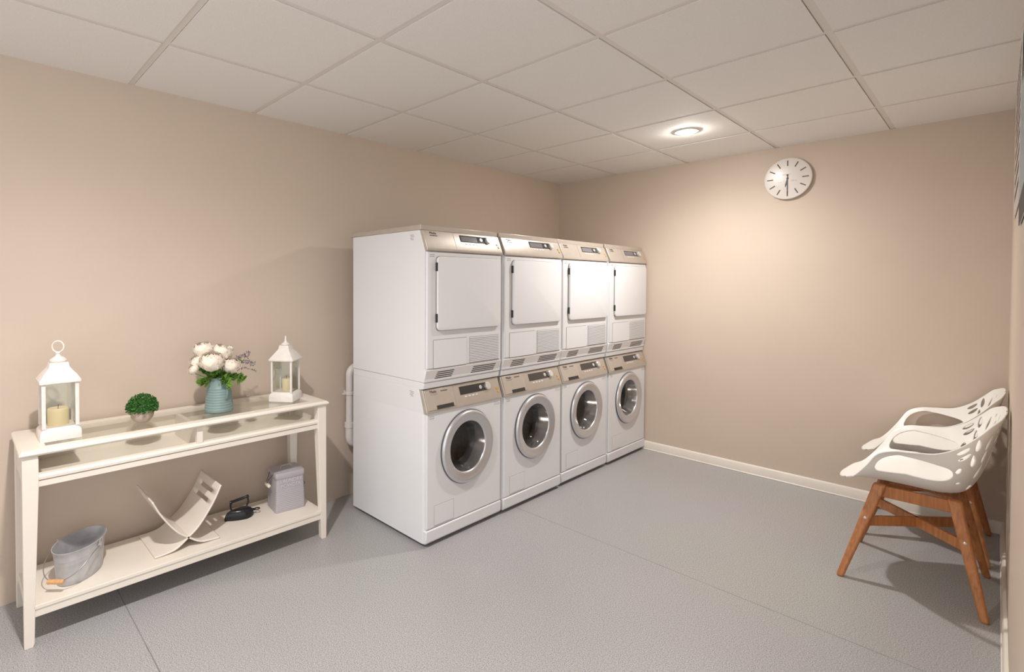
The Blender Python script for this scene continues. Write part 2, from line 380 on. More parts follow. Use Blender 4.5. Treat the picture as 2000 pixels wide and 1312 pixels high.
    for (a, b, c, d) in ((.060, .203, .2045, .2065), (.060, .203, .0985, .1), (.060, .0615, .1, .206), (.2015, .203, .1, .206)): box(bm, DX + .0098, DX + .0107, a, b, c, d)
    box(bm, DX + .0098, DX + .0122, .063, .200, .103, .2025, 1)
    obj('filter_flap', bm, [M['greyprint'], M['appl']], t)
    bm = BM(); box(bm, DX + .0095, DX + .0106, .525, .580, .668, .670); box(bm, DX + .0095, DX + .0106, .528, .582, .660, .662); box(bm, DX + .0095, DX + .0106, .528, .56, .676, .678); obj('printed_mark', bm, M['greyprint'], t)
    stickers(t, .798, .676)
    return t
def rr_slab(bm, x0, x1, y0, y1, z0, z1, r, n=6):
    hy, hz, c = (y1 - y0) / 2, (z1 - z0) / 2, ((y0 + y1) / 2, (z0 + z1) / 2)
    def lp(x, d): return [(x, p[0], p[1]) for p in rrect(hy - d, hz - d, r, 0, n, c)]
    loft(bm, [lp(x0, 0), lp(x1 - .004, 0), lp(x1 - .001, .0015), lp(x1, .005)])
def make_dryer():
    t = thing('tumble_dryer', 'x', 'tumble dryer')
    z = lambda a: a - .853
    bm = BM()
    prof = [(0, z(.853)), (DX - .002, z(.853)), (DX + .004, z(.9205)), (DX, z(.9215)), (DX, z(1.53)), (DX - .04, z(1.637)), (0, z(1.637))]
    prism_y(bm, prof, 0, MW); obj('cabinet', bm, M['appl'], t, bevel=.010, segs=3)
    bm = BM(); box(bm, DX - .01, DX + .010, .010, MW - .006, z(.922), z(1.526)); obj('front_panel', bm, M['appl'], t, bevel=.006, segs=3)
    bm = BM(); prism_y(bm, [(DX - .03, z(.856)), (DX - .004, z(.856)), (DX + .012, z(.917)), (DX - .03, z(.917))], .002, MW - .002); ba = obj('vent_panel', bm, M['appl2'], t, bevel=.003)
    T, L = fascia_frame((DX - .004, z(.856)), (DX + .012, z(.917)))
    for (a0, a1) in ((.078, .200), (.350, .538)):
        bm = BM()
        for k in range(4): fbox(bm, T, a0 + .004 * k - .006, a1 + .004 * k - .006, .011 + .011 * k, .0155 + .011 * k, -.001, .0008)
        obj('vent_slots', bm, M['dark'], ba)
    P = [(DX - .054, z(1.637)), (DX - .022, z(1.637)), (DX + .018, z(1.545)), (DX + .018, z(1.530)), (DX - .010, z(1.528))]
    bm = BM(); prism_y(bm, P, .003, MW - .003); fa = obj('control_panel', bm, M['steel'], t, bevel=.003)
    T, L = fascia_frame((DX + .018, z(1.545)), (DX - .022, z(1.637))); controls(fa, T, L * 1.02, True)
    bm = BM(); box(bm, -.026, DX - .030, -.002, MW + .002, z(1.6375), z(1.664)); obj('worktop', bm, M['steel'], t, bevel=.0025)
    bm = BM(); rr_slab(bm, DX + .010, DX + .027, .070, .568, z(1.118), z(1.502), .022); do = obj('door', bm, M['appl'], t, smooth=True)
    bm = BM(); rr_slab(bm, DX + .009, DX + .0165, .0672, .5705, z(1.1152), z(1.5045), .024); obj('door_seal', bm, M['steelside'], do, smooth=True)
    for zz in (1.448, 1.183):
        bm = BM(); box(bm, DX + .010, DX + .024, .0655, .0715, z(zz - .022), z(zz + .022)); obj('hinge', bm, M['dark'], do, bevel=.001)
    bm = BM(); box(bm, DX + .0095, DX + .0108, .051, .299, z(.921), z(1.071), 0); box(bm, DX + .0095, DX + .0128, .0535, .2965, z(.9235), z(1.0685), 1); obj('filter_flap', bm, [M['steelside'], M['appl']], t)
    bm = BM(); box(bm, DX + .0095, DX + .0108, .321, .566, z(.925), z(1.070), 0)
    for k in range(15):
        zz = .930 + k * .0093; box(bm, DX + .0095, DX + .0135, .324, .563, z(zz), z(zz + .0056), 1)
    obj('grille', bm, [M['greyprint'], M['appl']], t)
    stickers(t, z(1.616), z(1.512))
    return t
wash = make_washer(); dry = make_dryer()
wl = ['white front-loading washing machine at the bottom of the nearest stack, beside the console table',
      'white front-loading washing machine at the bottom of the second stack from the console table',
      'white front-loading washing machine at the bottom of the third stack from the console table',
      'white front-loading washing machine at the bottom of the farthest stack, beside the back wall']
dl = ['white tumble dryer on top of the nearest stack, its plain side facing the console table',
      'white tumble dryer on top of the second stack from the console table',
      'white tumble dryer on top of the third stack from the console table',
      'white tumble dryer on top of the farthest stack, closest to the back wall']
for k in range(4):
    a = wash if k == 0 else copy_tree(wash); b = dry if k == 0 else copy_tree(dry)
    dx = (0, .004, -.003, .002)[k]
    a.location = (MX0 + dx, MY + MP * k, 0); b.location = (MX0 + dx, MY + MP * k, .853)
    tag(a, wl[k], 'washing machine', 'washing machines under the dryers'); tag(b, dl[k], 'tumble dryer', 'tumble dryers stacked on the washers')
# ------------------------------------------------------------------ waste pipe
t = thing('waste_pipe', 'white plastic waste pipe clipped to the wall behind the nearest washing machine', 'pipe', (.062, -2.372, 0))
bm = BM(); tube(bm, [(0, 0, .40), (0, 0, .79)], .0235, 20); obj('pipe_run', bm, M['pipe'], t, smooth=True)
bm = BM(); tube(bm, [(0, 0, .785)] + [(0, .05 - .05 * math.cos(a), .785 + .05 * math.sin(a)) for a in (.3, .6, .9, 1.2, 1.57)] + [(0, .12, .835)], .0245, 20); obj('elbow', bm, M['pipe'], t, smooth=True)
bm = BM(); tube(bm, [(0, 0, .47), (0, 0, .40)] + [(0, .05 - .05 * math.cos(a), .40 - .05 * math.sin(a)) for a in (.3, .6, .9, 1.2, 1.57)] + [(0, .12, .35)], .0275, 20); obj('elbow', bm, M['pipe'], t, smooth=True)
bm = BM(); lathe(bm, [(.0245, .455), (.032, .458), (.032, .488), (.0245, .492)], 24); obj('collar', bm, M['pipe'], t, smooth=True)
bm = BM(); lathe(bm, [(.0245, .662), (.029, .664), (.029, .682), (.0245, .684)], 24); box(bm, -.060, -.02, -.008, .008, .664, .682); box(bm, -.008, .008, -.05, -.025, .668, .678); obj('pipe_clip', bm, M['pipe'], t, bevel=.001)
# ------------------------------------------------------------------ console table
TZ = .737; TXB, TXF, TYL, TYR = .030, .418, -4.022, -2.732
t = thing('console_table', 'long cream console table with a glass top and lower shelf against the left wall', 'table', (0, 0, 0))
bm = BM()
ox0, ox1, oy0, oy1 = TXB, TXF, TYL, TYR; ix0, ix1, iy0, iy1 = TXB + .055, TXF - .058, TYL + .085, TYR - .085
def ring_loop(d, z, inner=False):
    a = (ix0, ix1, iy0, iy1) if inner else (ox0 - d, ox1 + d, oy0 - d, oy1 + d)
    return [(a[1], a[3], z), (a[0], a[3], z), (a[0], a[2], z), (a[1], a[2], z)]
loft(bm, [ring_loop(0, .728, True), ring_loop(0, .714, True), ring_loop(-.014, .714), ring_loop(-.004, .718), ring_loop(0, .724), ring_loop(-.002, .731), ring_loop(-.010, TZ), ring_loop(0, TZ, True), ring_loop(0, .728, True)], False, False)
bmesh.ops.remove_doubles(bm, verts=bm.verts[:], dist=1e-5)
top = obj('table_top', bm, M['furn'], t, bevel=.0015)
bm = BM(); box(bm, ix0 - .004, ix1 + .004, iy0 - .004, iy1 + .004, .7305, .7365); obj('glass_panel', bm, M['tglass'], top)
lx = [(.052, .1), (.398, .35)]
def leg(xo, sx, yo, sy):
    # outer faces straight, inner faces tapering to the foot
    bm = BM(); lp = []
    for z, w_ in ((.0, .027), (.012, .031), (.14, .034), (.60, .049), (.714, .049)):
        lp.append([(xo, yo, z), (xo + sx * w_ * .9, yo, z), (xo + sx * w_ * .9, yo + sy * w_, z), (xo, yo + sy * w_, z)])
    loft(bm, lp); obj('leg', bm, M['furn'], t, bevel=.002)
LY0, LY1, LXB, LXF = -4.012, -2.742, .040, .404
leg(LXF, -1, LY0, 1); leg(LXF, -1, LY1, -1); leg(LXB, 1, LY0, 1); leg(LXB, 1, LY1, -1)
bm = BM(); prism_x(bm, [(0, 0)] * 0 + [(LY0 + .045, .594), (LY1 - .045, .594), (LY1 - .045, .618), (LY0 + .045, .618)], LXF - .030, LXF - .008); obj('front_rail', bm, M['furn'], t, bevel=.0015)
bm = BM(); prism_y(bm, [(LXF - .034, .621), (LXF - .004, .621), (LXF - .003, .632), (LXF - .010, .640), (LXF - .030, .642), (LXF - .034, .642)], LY0 + .048, LY1 - .048); obj('front_moulding', bm, M['furn'], t, bevel=.001)
bm = BM(); box(bm, LXB + .004, LXB + .018, LY0 + .045, LY1 - .045, .596, .714); obj('back_rail', bm, M['furn'], t)
for y0, y1 in ((LY0 + .006, LY0 + .022), (LY1 - .022, LY1 - .006)):
    bm = BM(); box(bm, LXB + .04, LXF - .04, y0, y1, .596, .714); obj('side_rail', bm, M['furn'], t)
bm = BM(); box(bm, LXB + .018, LXF - .034, LY0 + .022, LY1 - .022, .600, .609); obj('tray_floor', bm, M['furn'], t)
bm = BM(); box(bm, LXB + .018, LXF - .016, -3.3925, -3.3745, .609, .714); box(bm, LXF - .034, LXF - .008, -3.396, -3.371, .640, .714); obj('divider', bm, M['furn'], t, bevel=.001)
bm = BM(); box(bm, LXB + .012, LXF + .0, LY0 + .030, LY1 - .030, .138, .152); box(bm, LXF - .028, LXF - .004, LY0 + .032, LY1 - .032, .108, .138); box(bm, LXB + .006, LXB + .024, LY0 + .032, LY1 - .032, .108, .138)
obj('lower_shelf', bm, M['furn'], t, bevel=.0015)
bm = BM()
for y0, y1 in ((LY0 + .004, LY0 + .032), (LY1 - .032, LY1 - .004)): box(bm, LXB + .02, LXF - .03, y0 + .004, y1 - .004, .112, .146)
obj('shelf_brace', bm, M['furn'], t, bevel=.001)
# ------------------------------------------------------------------ lanterns with candles
def lantern(name_label, loc, rz, hw, kind):
    t = thing('lantern', name_label, 'lantern', loc, rz, None); mt = M['lant'] if kind == 0 else M['lant2']
    if kind == 0: hb, hp, hr = .050, .225, .062     # base height, post top, roof height
    else: hb, hp, hr = .048, .215, .060
    hx = hw; wy = hw
    bm = BM(); loft(bm, [rrect(hx, wy, .003, z_, 2) for z_ in (0,)] + [rrect(hx, wy, .003, hb * .5, 2), rrect(hx * .99, wy * .99, .003, hb * .55, 2), rrect(hx * .98, wy * .98, .003, hb * .7, 2), rrect(hx * .86, wy * .86, .003, hb * .92, 2), rrect(hx * .82, wy * .82, .003, hb, 2)]); obj('base', bm, mt, t, smooth=True)
    pr = hx * .80; s = .0065 if kind == 0 else .005
    for sx in (-1, 1):
        for sy in (-1, 1):
            bm = BM(); box(bm, sx * pr - s, sx * pr + s, sy * pr - s, sy * pr + s, hb - .001, hp); obj('post', bm, mt, t, bevel=.001)
    for a in range(4):
        bm = BM(); T_ = Matrix.Rotation(a * PI / 2, 4, 'Z'); box(bm, pr - .001, pr + .001, -pr + s, pr - s, hb, hp); obj('glass_pane', bm, M['glass'], t, T=T_)
    if kind == 0: pf = [(.0, .93), (.003, 1.0), (.012, 1.0), (.020, .93), (.035, .80), (.050, .62), (.062, .50), (.078, .46), (.080, .44)]
    else: pf = [(0, 1.0), (.006, 1.02), (.014, .95), (.040, .66), (.060, .44), (.072, .40), (.080, .38)]
    bm = BM(); loft(bm, [rrect(hx * f_, wy * f_, .004 * f_, hp + h_ - .002, 3) for h_, f_ in pf]); obj('roof', bm, mt, t, smooth=True, angle=28)
    z0 = hp + .078
    if kind == 0:
        bm = BM(); lathe(bm, [(.026, 0), (.029, .004), (.029, .009), (.020, .018), (.010, .024), (.007, .032), (.009, .036), (.005, .041)], 24, (0, 0, z0), cap0=True, cap1=True); obj('finial', bm, mt, t, smooth=True)
        bm = BM(); cz_ = z0 + .062; tube(bm, [(0, .0205 * math.cos(2 * PI * k / 28), cz_ + .0225 * math.sin(2 * PI * k / 28)) for k in range(28)], .0028, 8, True); obj('carry_ring', bm, mt, t, smooth=True, T=Matrix.Rotation(-.5 - rz, 4, 'Z'))
    else:
        bm = BM(); lathe(bm, [(.020, 0), (.024, .003), (.022, .008), (.012, .014), (.006, .022), (.005, .030), (.0035, .045), (.001, .050)], 20, (0, 0, z0), cap0=True, cap1=True); obj('finial', bm, mt, t, smooth=True)
    return t
def candle(label, loc, r, h, top):
    t = thing('pillar_candle', label, 'candle', loc)
    bm = BM(); lathe(bm, [(r, 0), (r, h - .004), (r - .003, h), (r - .008, h - .001), (r - .014, h - top), (.001, h - top - .001)], 32, cap0=True, cap1=True, fn=(lambda a, z_: 1 + (.0 if z_ < h - .006 else .02 * math.sin(3 * a)))); obj('wax', bm, M['candle'], t, smooth=True, angle=60)
    bm = BM(); tube(bm, [(0, 0, h - top - .002), (.001, 0, h - top + .012), (.003, .001, h - top + .017)], .0012, 6); obj('wick', bm, M['wick'], t)
lantern('whitewashed wooden lantern with a carry ring, at the left end of the console table', (.248, -3.882, TZ), .0, .068, 0)
candle('thick cream pillar candle inside the whitewashed lantern with the carry ring', (.248, -3.884, TZ + .050), .036, .068, .004)
lantern('small white lantern with a pointed finial, at the right end of the console table', (.228, -2.886, TZ), .70, .066, 1)
candle('slim cream pillar candle inside the pointed white lantern', (.215, -2.875, TZ + .048), .023, .062, .002)
# ------------------------------------------------------------------ topiary pot
t = thing('potted_topiary', 'small round green artificial bush in a mottled stone pot on the console table', 'plant', (.222, -3.574, TZ))
bm = BM(); lathe(bm, [(.022, 0), (.034, .008), (.044, .024), (.048, .042), (.046, .056), (.043, .062), (.040, .058), (.038, .05), (.001, .048)], 20, cap0=True, cap1=True, fn=lambda a, z_: 1 + .02 * abs(math.sin(5 * a))); obj('pot', bm, M['bowl'], t, smooth=True)
bm = BM()
for k in range(1500):
    u = rnd.random(); th = math.acos(1 - 1.38 * u); ph = rnd.random() * 2 * PI
    n = Vector((math.sin(th) * math.cos(ph), math.sin(th) * math.sin(ph), math.cos(th)))
    p = Vector((n.x * .060, n.y * .060, .068 + n.z * .052)) * 1.0 * (1) + n * rnd.uniform(-.010, .003)
    d = (n + Vector([rnd.uniform(-.9, .9) for _ in range(3)])).normalized(); s = d.orthogonal().normalized(); q = rnd.uniform(0, 2 * PI)
    s = (Matrix.Rotation(q, 3, d) @ s); l = rnd.uniform(.006, .010); wd = l * .42
    m_ = d.cross(s) * l * .15
    vs = [bm.verts.new(p), bm.verts.new(p + d * l * .5 + s * wd + m_), bm.verts.new(p + d * l), bm.verts.new(p + d * l * .5 - s * wd + m_)]
    bm.faces.new(vs)
bmesh.ops.create_icosphere(bm, subdivisions=3, radius=.050, matrix=Matrix.Translation((0, 0, .066)) @ Matrix.Diagonal((1, 1, .82, 1)))
obj('foliage', bm, M['leafd'], t)
# ------------------------------------------------------------------ jug with flowers
JX, JY = .238, -3.242
t = thing('jug', 'ribbed blue-green metal jug holding white flowers on the console table', 'jug', (JX, JY, TZ))
bm = BM(); pf = [(.060, 0), (.0655, .003)]
for k in range(9):
    z_ = .008 + k * .0125; r = .066 - .016 * (z_ / .17); pf += [(r, z_), (r + .0008, z_ + .004), (r, z_ + .009), (r - .0014, z_ + .0105)]
pf += [(.052, .125), (.0505, .145), (.050, .158), (.052, .166), (.049, .166), (.047, .15), (.050, .02), (.001, .018)]
def spout(a, z_): return 1 + (max(0, (z_ - .13) / .036) * .16 * max(0, math.cos(a - 2.2)) ** 6)
lathe(bm, pf, 48, cap0=True, cap1=True, fn=spout); obj('body', bm, M['jug'], t, smooth=True, angle=50)
bm = BM()
hd = Vector((math.cos(.15), math.sin(.15), 0))
pts = bez(hd * .049 + Vector((0, 0, .150)), hd * .085 + Vector((0, 0, .150)), hd * .090 + Vector((0, 0, .075)), hd * .059 + Vector((0, 0, .060)), 14)
tube(bm, pts, .004, 8); obj('handle', bm, M['jug'], t, smooth=True)
def peony_mesh(R, seed):
    rr = random.Random(seed); bm = BM()
    layers = [(1.0, 5, .35), (.97, 5, .70), (.93, 5, .95), (.86, 5, 1.15), (.76, 4, 1.3), (.62, 4, 1.4), (.45, 3, 1.45)]
    for li, (rad, n, reach) in enumerate(layers):
        for k in range(n):
            a0 = 2 * PI * (k + .37 * li + rr.uniform(-.12, .12)) / n; wid = 2 * PI / n * .78
            G = 8; vs = []
            for i in range(G + 1):
                row = []
                for j in range(G + 1):
                    u = i / G; v = j / G * 2 - 1
                    edge = (1 - abs(v) ** 3 * .35)
                    lat = -1.35 + u * edge * (1.35 + reach)
                    q = rad * (1 + .05 * math.sin(9 * v + li + k) * u + (.14 * u ** 5 if li < 3 else -.06 * u))
                    az = a0 + v * wid * (.25 + .75 * math.sin(min(1, u * 1.2) * PI / 2))
                    row.append(bm.verts.new((R * q * math.cos(lat) * math.cos(az), R * q * math.cos(lat) * math.sin(az), R * q * math.sin(lat) * .86)))
                vs.append(row)
            for i in range(G):
                for j in range(G): bm.faces.new((vs[i][j], vs[i + 1][j], vs[i + 1][j + 1], vs[i][j + 1]))
    bmesh.ops.create_icosphere(bm, subdivisions=3, radius=R * .60, matrix=Matrix.Translation((0, 0, R * .04)))
    for k in range(9):      # tightly folded heart petals
        a = k * 2.4; q = R * (.10 + .045 * k); vs = []
        for i in range(4):
            vs.append([bm.verts.new((q * math.cos(a + v * .5) * (1 - .12 * i / 3), q * math.sin(a + v * .5) * (1 - .12 * i / 3), R * (.38 + .13 * i - .02 * k) + R * .03 * math.cos(v * 3))) for v in (-1, -.5, 0, .5, 1)])
        for i in range(3):
            for j in range(4): bm.faces.new((vs[i][j], vs[i + 1][j], vs[i + 1][j + 1], vs[i][j + 1]))
    return bm
jt = TZ + .166
def place_peony(k, u_y, z_, x_, R, tilt, label):
    R *= 1.1
    t = thing('peony', label, 'flower', (x_, u_y, z_), 0, 'white peonies in the jug')
    bl = obj('bloom', peony_mesh(R, k), M['petal'], t, smooth=True, angle=80); bl.rotation_euler = tilt
    bm = BM(); b = Vector((JX - x_, JY - u_y, jt - .05 - z_)); e = b
    s0 = Matrix.Identity(3); tube(bm, bez((0, 0, -R * .8), (b.x * .3, b.y * .3, -R * 1.2), (b.x * .8, b.y * .8, b.z * .7), tuple(b), 8), .0022, 6); obj('stem', bm, M['leaf'], t)
PE = [(-3.291, .986, .285, .047, (.15, .45, 0), 'large white peony at the front left, lowest of the big blooms over the jug'),
      (-3.197, .958, .275, .039, (.2, .55, .3), 'white peony at the right, low over the jug rim'),
      (-3.221, 1.018, .215, .043, (-.2, .30, 0), 'white peony at the top right of the bunch'),
      (-3.300, 1.036, .200, .041, (.2, .2, 0), 'white peony at the top left of the bunch'),
      (-3.340, .986, .225, .028, (.6, .4, 0), 'smaller white peony on the left side, beneath the top left bloom'),
      (-3.362, .952, .245, .022, (.9, .5, 0), 'smallest full white peony, at the lower far left of the bunch'),
      (-3.172, 1.034, .205, .014, (-.3, .3, 0), 'tiny pale flower bud at the top right of the bunch')]
for k, (y_, z_, x_, R, tl, lb) in enumerate(PE): place_peony(k, y_, z_, x_, R, tl, lb)
def leafy(bm, base, dirv, L, n, wl, droop=.3):
    d = Vector(dirv).normalized(); pts = bez(base, Vector(base) + d * L * .4, Vector(base) + d * L * .8 + Vector((0, 0, -.1 * L)), Vector(base) + d * L + Vector((0, 0, -droop * L)), 8)
    tube(bm, pts, .0012, 5)
    for k in range(n):
        p = pts[2 + (k % 7)]; dd = (d + Vector([rnd.uniform(-1, 1) for _ in range(3)])).normalized(); s = dd.orthogonal().normalized(); s = Matrix.Rotation(rnd.uniform(0, 6.28), 3, dd) @ s
        l = wl * rnd.uniform(.7, 1.2); up = dd.cross(s) * l * .12
        a = bm.verts.new(p); b = bm.verts.new(p + dd * l * .35 + s * l * .28 + up); c = bm.verts.new(p + dd * l * .75 + s * l * .2 + up); e = bm.verts.new(p + dd * l)
        f_ = bm.verts.new(p + dd * l * .75 - s * l * .2 + up); g_ = bm.verts.new(p + dd * l * .35 - s * l * .28 + up)
        bm.faces.new((a, b, c, e)); bm.faces.new((a, e, f_, g_))
jo = Vector((JX, JY, jt - .012))
SPR = [((.5, -1.2, .30), .10, 'leafy green sprig under the white flowers, at the left of the jug rim'), ((.9, .1, .12), .08, 'leafy green sprig hanging over the front of the jug rim'), ((.6, 1.0, .30), .105, 'leafy green sprig at the right of the jug rim'), ((.1, .8, 1.0), .14, 'leafy green sprig standing up at the right behind the flowers')]
SPR += [((.7, -.5, .9), .09, 'short leafy green sprig rising under the front left peony'), ((.7, .5, .8), .08, 'short leafy green sprig rising between the two front peonies'), ((-.2, -.7, .9), .10, 'leafy green sprig behind the left peonies')]
for dv, L_, lb in SPR:
    bm = BM(); leafy(bm, jo, dv, L_, 46, .036); o = obj('leaf_sprig', bm, M['leaf']); tag(o, lb, 'foliage', 'green sprigs in the jug')
bm = BM()
for q in range(7):
    d0 = Vector((.1 + rnd.uniform(-.3, .3), 1.0, .55 + rnd.uniform(-.45, .45)))
    pts = bez(jo, jo + d0 * .05 + Vector((0, 0, .04)), jo + d0 * .11 + Vector((0, 0, .05)), jo + d0.normalized() * .175 + Vector((0, 0, .028 * (1 - .3 * q))), 12)
    tube(bm, pts, .0010, 5)
    for k in range(26):
        p = pts[5 + k % 8]; dd = Vector([rnd.uniform(-1, 1) for _ in range(3)]).normalized(); s = dd.orthogonal() * .0022; l = rnd.uniform(.008, .016)
        bm.faces.new([bm.verts.new(p), bm.verts.new(p + dd * l * .5 + s), bm.verts.new(p + dd * l), bm.verts.new(p + dd * l * .5 - s)])
tag(obj('lavender_sprig', bm, M['lav']), 'dark purple-grey feathery sprig sticking out to the right of the white flowers', 'foliage')
# ------------------------------------------------------------------ lower shelf: oval bucket
SZ = .152
t = thing('oval_bucket', 'oval galvanised metal bucket with a wooden-grip wire handle on the lower shelf', 'bucket', (.243, -3.815, SZ), math.atan2(.65, -.76) - PI)
# local long axis x
bm = BM()
def oval(a, b, z_, n=56): return [(a * math.cos(2 * PI * i / n), b * math.sin(2 * PI * i / n), z_) for i in range(n)]
lv = [(.100, .062, 0), (.104, .065, .003), (.106, .067, .030), (.110, .0695, .060), (.1115, .071, .084), (.1125, .072, .086), (.1115, .071, .089), (.1135, .0725, .100), (.1145, .0735, .102), (.1135, .0725, .105), (.120, .077, .134), (.1225, .0795, .137), (.1225, .0795, .140), (.119, .0765, .140), (.117, .075, .132), (.102, .063, .006)]
lv = [(a * 1.02, b * 1.02, z_) for a, b, z_ in lv]
loft(bm, [oval(*l) for l in lv], True, True); obj('tub', bm, M['galv'], t, smooth=True, angle=50)
# bail handle hanging over the end that faces the left of the picture, mounted on the long sides near one end
for s in (-1, 1):
    bm = BM(); c = Vector((.0, s * .081, .118)); lathe(bm, [(.009, -.002), (.009, .003), (.004, .005)], 14, (c.x, c.y, c.z), 'y', cap0=True, cap1=True); tube(bm, [(c.x - .007, c.y + s * .002, c.z + .01), (c.x - .006, c.y + s * .006, c.z + .025), (c.x + .006, c.y + s * .006, c.z + .025), (c.x + .007, c.y + s * .002, c.z + .01)], .002, 6); obj('ear', bm, M['galv'], t, smooth=True)
def bail(a):   # 0..1 around the end of the tub
    th = PI * a; return Vector((.010 + .138 * math.sin(th) ** .55, .087 * math.cos(th), .118 - .072 * math.sin(th)))
bm = BM(); tube(bm, [bail(k / 40) for k in range(41)], .0018, 8); ha = obj('handle', bm, M['wire'], t, smooth=True)
bm = BM(); gx = bail(.5).x; gz = bail(.5).z
lathe(bm, [(.003, -.031), (.008, -.030), (.0095, -.026), (.0085, -.020), (.0095, 0), (.0085, .020), (.0095, .026), (.008, .030), (.003, .031)], 18, (gx, 0, gz), 'y', cap0=True, cap1=True); obj('grip', bm, M['grip'], ha, smooth=True)
# ------------------------------------------------------------------ lower shelf: magazine rack of two crossing bent panels
t = thing('magazine_rack', 'cream rack of two curved panels crossing each other on the lower shelf', 'magazine rack', (.206, -3.418, SZ))
def curve_pts(sgn):
    key = [(-.140, .005), (-.095, .007), (-.050, .016), (-.003, .048), (.045, .088), (.092, .150), (.122, .200), (.147, .252)]
    n = 40; out = []
    # Catmull-Rom through the keys
    K = [key[0]] + key + [key[-1]]
    for i in range(1, len(K) - 2):
        for j in range(6):
            u = j / 6; p = []
            for d in (0, 1):
                a, b, c, e = K[i - 1][d], K[i][d], K[i + 1][d], K[i + 2][d]
                p.append(.5 * (2 * b + (c - a) * u + (2 * a - 5 * b + 4 * c - e) * u * u + (3 * b - a - 3 * c + e) * u ** 3))
            out.append(p)
    out.append(key[-1]); return [(sgn * y, z) for y, z in out]
for sgn in (1, -1):
    cp = curve_pts(sgn); hw = .134; bm = BM(); n = len(cp)
    xsn = [-hw, -hw + .004, -.075, -.071, .071, .075, hw - .004, hw]; 
    # arc length for the slots
    acc = [0]
    for a, b in zip(cp[:-1], cp[1:]): acc.append(acc[-1] + math.dist(a, b))
    Lt = acc[-1]
    slots = [(Lt - .055, Lt - .036), (Lt - .100, Lt - .081)]
    cuts = sorted(set(acc + [v for s_ in slots for v in s_]))
    def at(a):
        for i in range(n - 1):
            if a <= acc[i + 1] + 1e-9:
                u = (a - acc[i]) / (acc[i + 1] - acc[i]); return (cp[i][0] * (1 - u) + cp[i + 1][0] * u, cp[i][1] * (1 - u) + cp[i + 1][1] * u)
        return cp[-1]
    rows = [[bm.verts.new((x, *at(a))) for x in xsn] for a in cuts]
    for i in range(len(cuts) - 1):
        mid = (cuts[i] + cuts[i + 1]) / 2; inslot = any(a < mid < b for a, b in slots)
        for j in range(len(xsn) - 1):
            if inslot and 2 <= j <= 4: continue
            bm.faces.new((rows[i][j], rows[i][j + 1], rows[i + 1][j + 1], rows[i + 1][j]))
    o = obj('curved_panel', bm, M['rack'], t, smooth=True, solid=.007, angle=50)
# ------------------------------------------------------------------ flat iron
t = thing('flat_iron', 'small black antique cast flat iron on the lower shelf', 'iron', (.188, -3.125, SZ), PI / 2 - .10); t.scale = (1.08, 1.12, 1.12)
# local x = towards the heel, toe points at -x
def sole(sc, z_, n=40, off=0):
    pts = []
    for i in range(n):
        a = 2 * PI * i / n; x = math.cos(a); y = math.sin(a)
        xx = x * .068; yy = y * .036 * (1 - .0 * x) * (min(1, ((xx + .070) / .10)) ** .55 if xx < .03 else 1)
        if xx > .045: yy *= (1 - ((xx - .045) / .023) ** 2 * .25)
        pts.append((xx * sc + off, yy * sc, z_))
    return pts
bm = BM(); loft(bm, [sole(.97, 0), sole(1, .003), sole(1, .012), sole(.96, .020), sole(.90, .030), sole(.78, .038), sole(.60, .043), sole(.3, .045)]); obj('sole_plate', bm, M['iron'], t, smooth=True, angle=50)
bm = BM(); tube(bm, [(-.034, 0, .038), (-.038, 0, .050), (-.040, 0, .064), (-.037, 0, .078)], .0045, 10, rs=[.006, .0042, .0045, .006]); obj('handle_post', bm, M['iron'], t, smooth=True); bm = BM(); tube(bm, [(.030, 0, .032), (.036, 0, .050), (.043, 0, .064), (.041, 0, .080), (.038, 0, .092)], .0045, 10, rs=[.007, .0042, .005, .004, .0055]); obj('handle_post', bm, M['iron'], t, smooth=True)
bm = BM(); tube(bm, [(-.044, 0, .080), (-.036, 0, .081), (-.030, 0, .082), (0, 0, .0855), (.030, 0, .089), (.036, 0, .090), (.044, 0, .092)], .006, 12, rs=[.006, .0075, .006, .0066, .006, .0075, .006]); obj('handle', bm, M['iron'], t, smooth=True)
bm = BM(); tube(bm, [(.084 + .012 * math.cos(2 * PI * k / 20), .010 * math.sin(2 * PI * k / 20), .022) for k in range(20)], .0028, 8, True); tube(bm, [(.055, 0, .026), (.073, 0, .022)], .006, 8); obj('heel_ring', bm, M['iron'], t, smooth=True)
# ------------------------------------------------------------------ laundry powder tin
t = thing('laundry_powder_tin', 'lilac-grey lidded tin lettered laundry powder on the lower shelf beside the right leg', 'tin', (.212, -2.878, SZ), -.11)
# local +x = front face, y = width
def tl(hx, hy, z_, r=.012): return rrect(hx, hy, r, z_, 4)
lp = [tl(.070, .080, 0), tl(.0715, .0815, .002)]
nz = 60
for k in range(nz + 1):
    z_ = .004 + k * .178 / nz; tp = 1 - .07 * z_ / .18
    ridge = .0011 * math.sin(z_ / .0098 * 2 * PI) if z_ < .108 else 0
    lp.append(tl(.071 * tp + ridge, .081 * tp + ridge, z_))
bm = BM(); loft(bm, lp); bdy = obj('body', bm, M['tin'], t, smooth=True, angle=60)
bm = BM(); loft(bm, [tl(.0685, .0785, .176), tl(.0695, .0795, .178), tl(.0695, .0795, .200), tl(.0675, .0775, .205), tl(.055, .066, .208), tl(.03, .04, .209)]); lid = obj('lid', bm, M['tin'], t, smooth=True, angle=50)
bm = BM(); tube(bm, [(0, -.030, .208), (0, -.030, .216), (0, -.024, .224), (0, .024, .224), (0, .030, .216), (0, .030, .208)], .0022, 8); obj('lid_handle', bm, M['galv'], lid, smooth=True)
bm = BM(); tube(bm, [(.024, -.076, .196), (.0, -.098, .160), (-.0, -.104, .142), (-.024, -.100, .142), (-.030, -.078, .196)], .0016, 6); obj('side_wire', bm, M['black'], t, smooth=True)
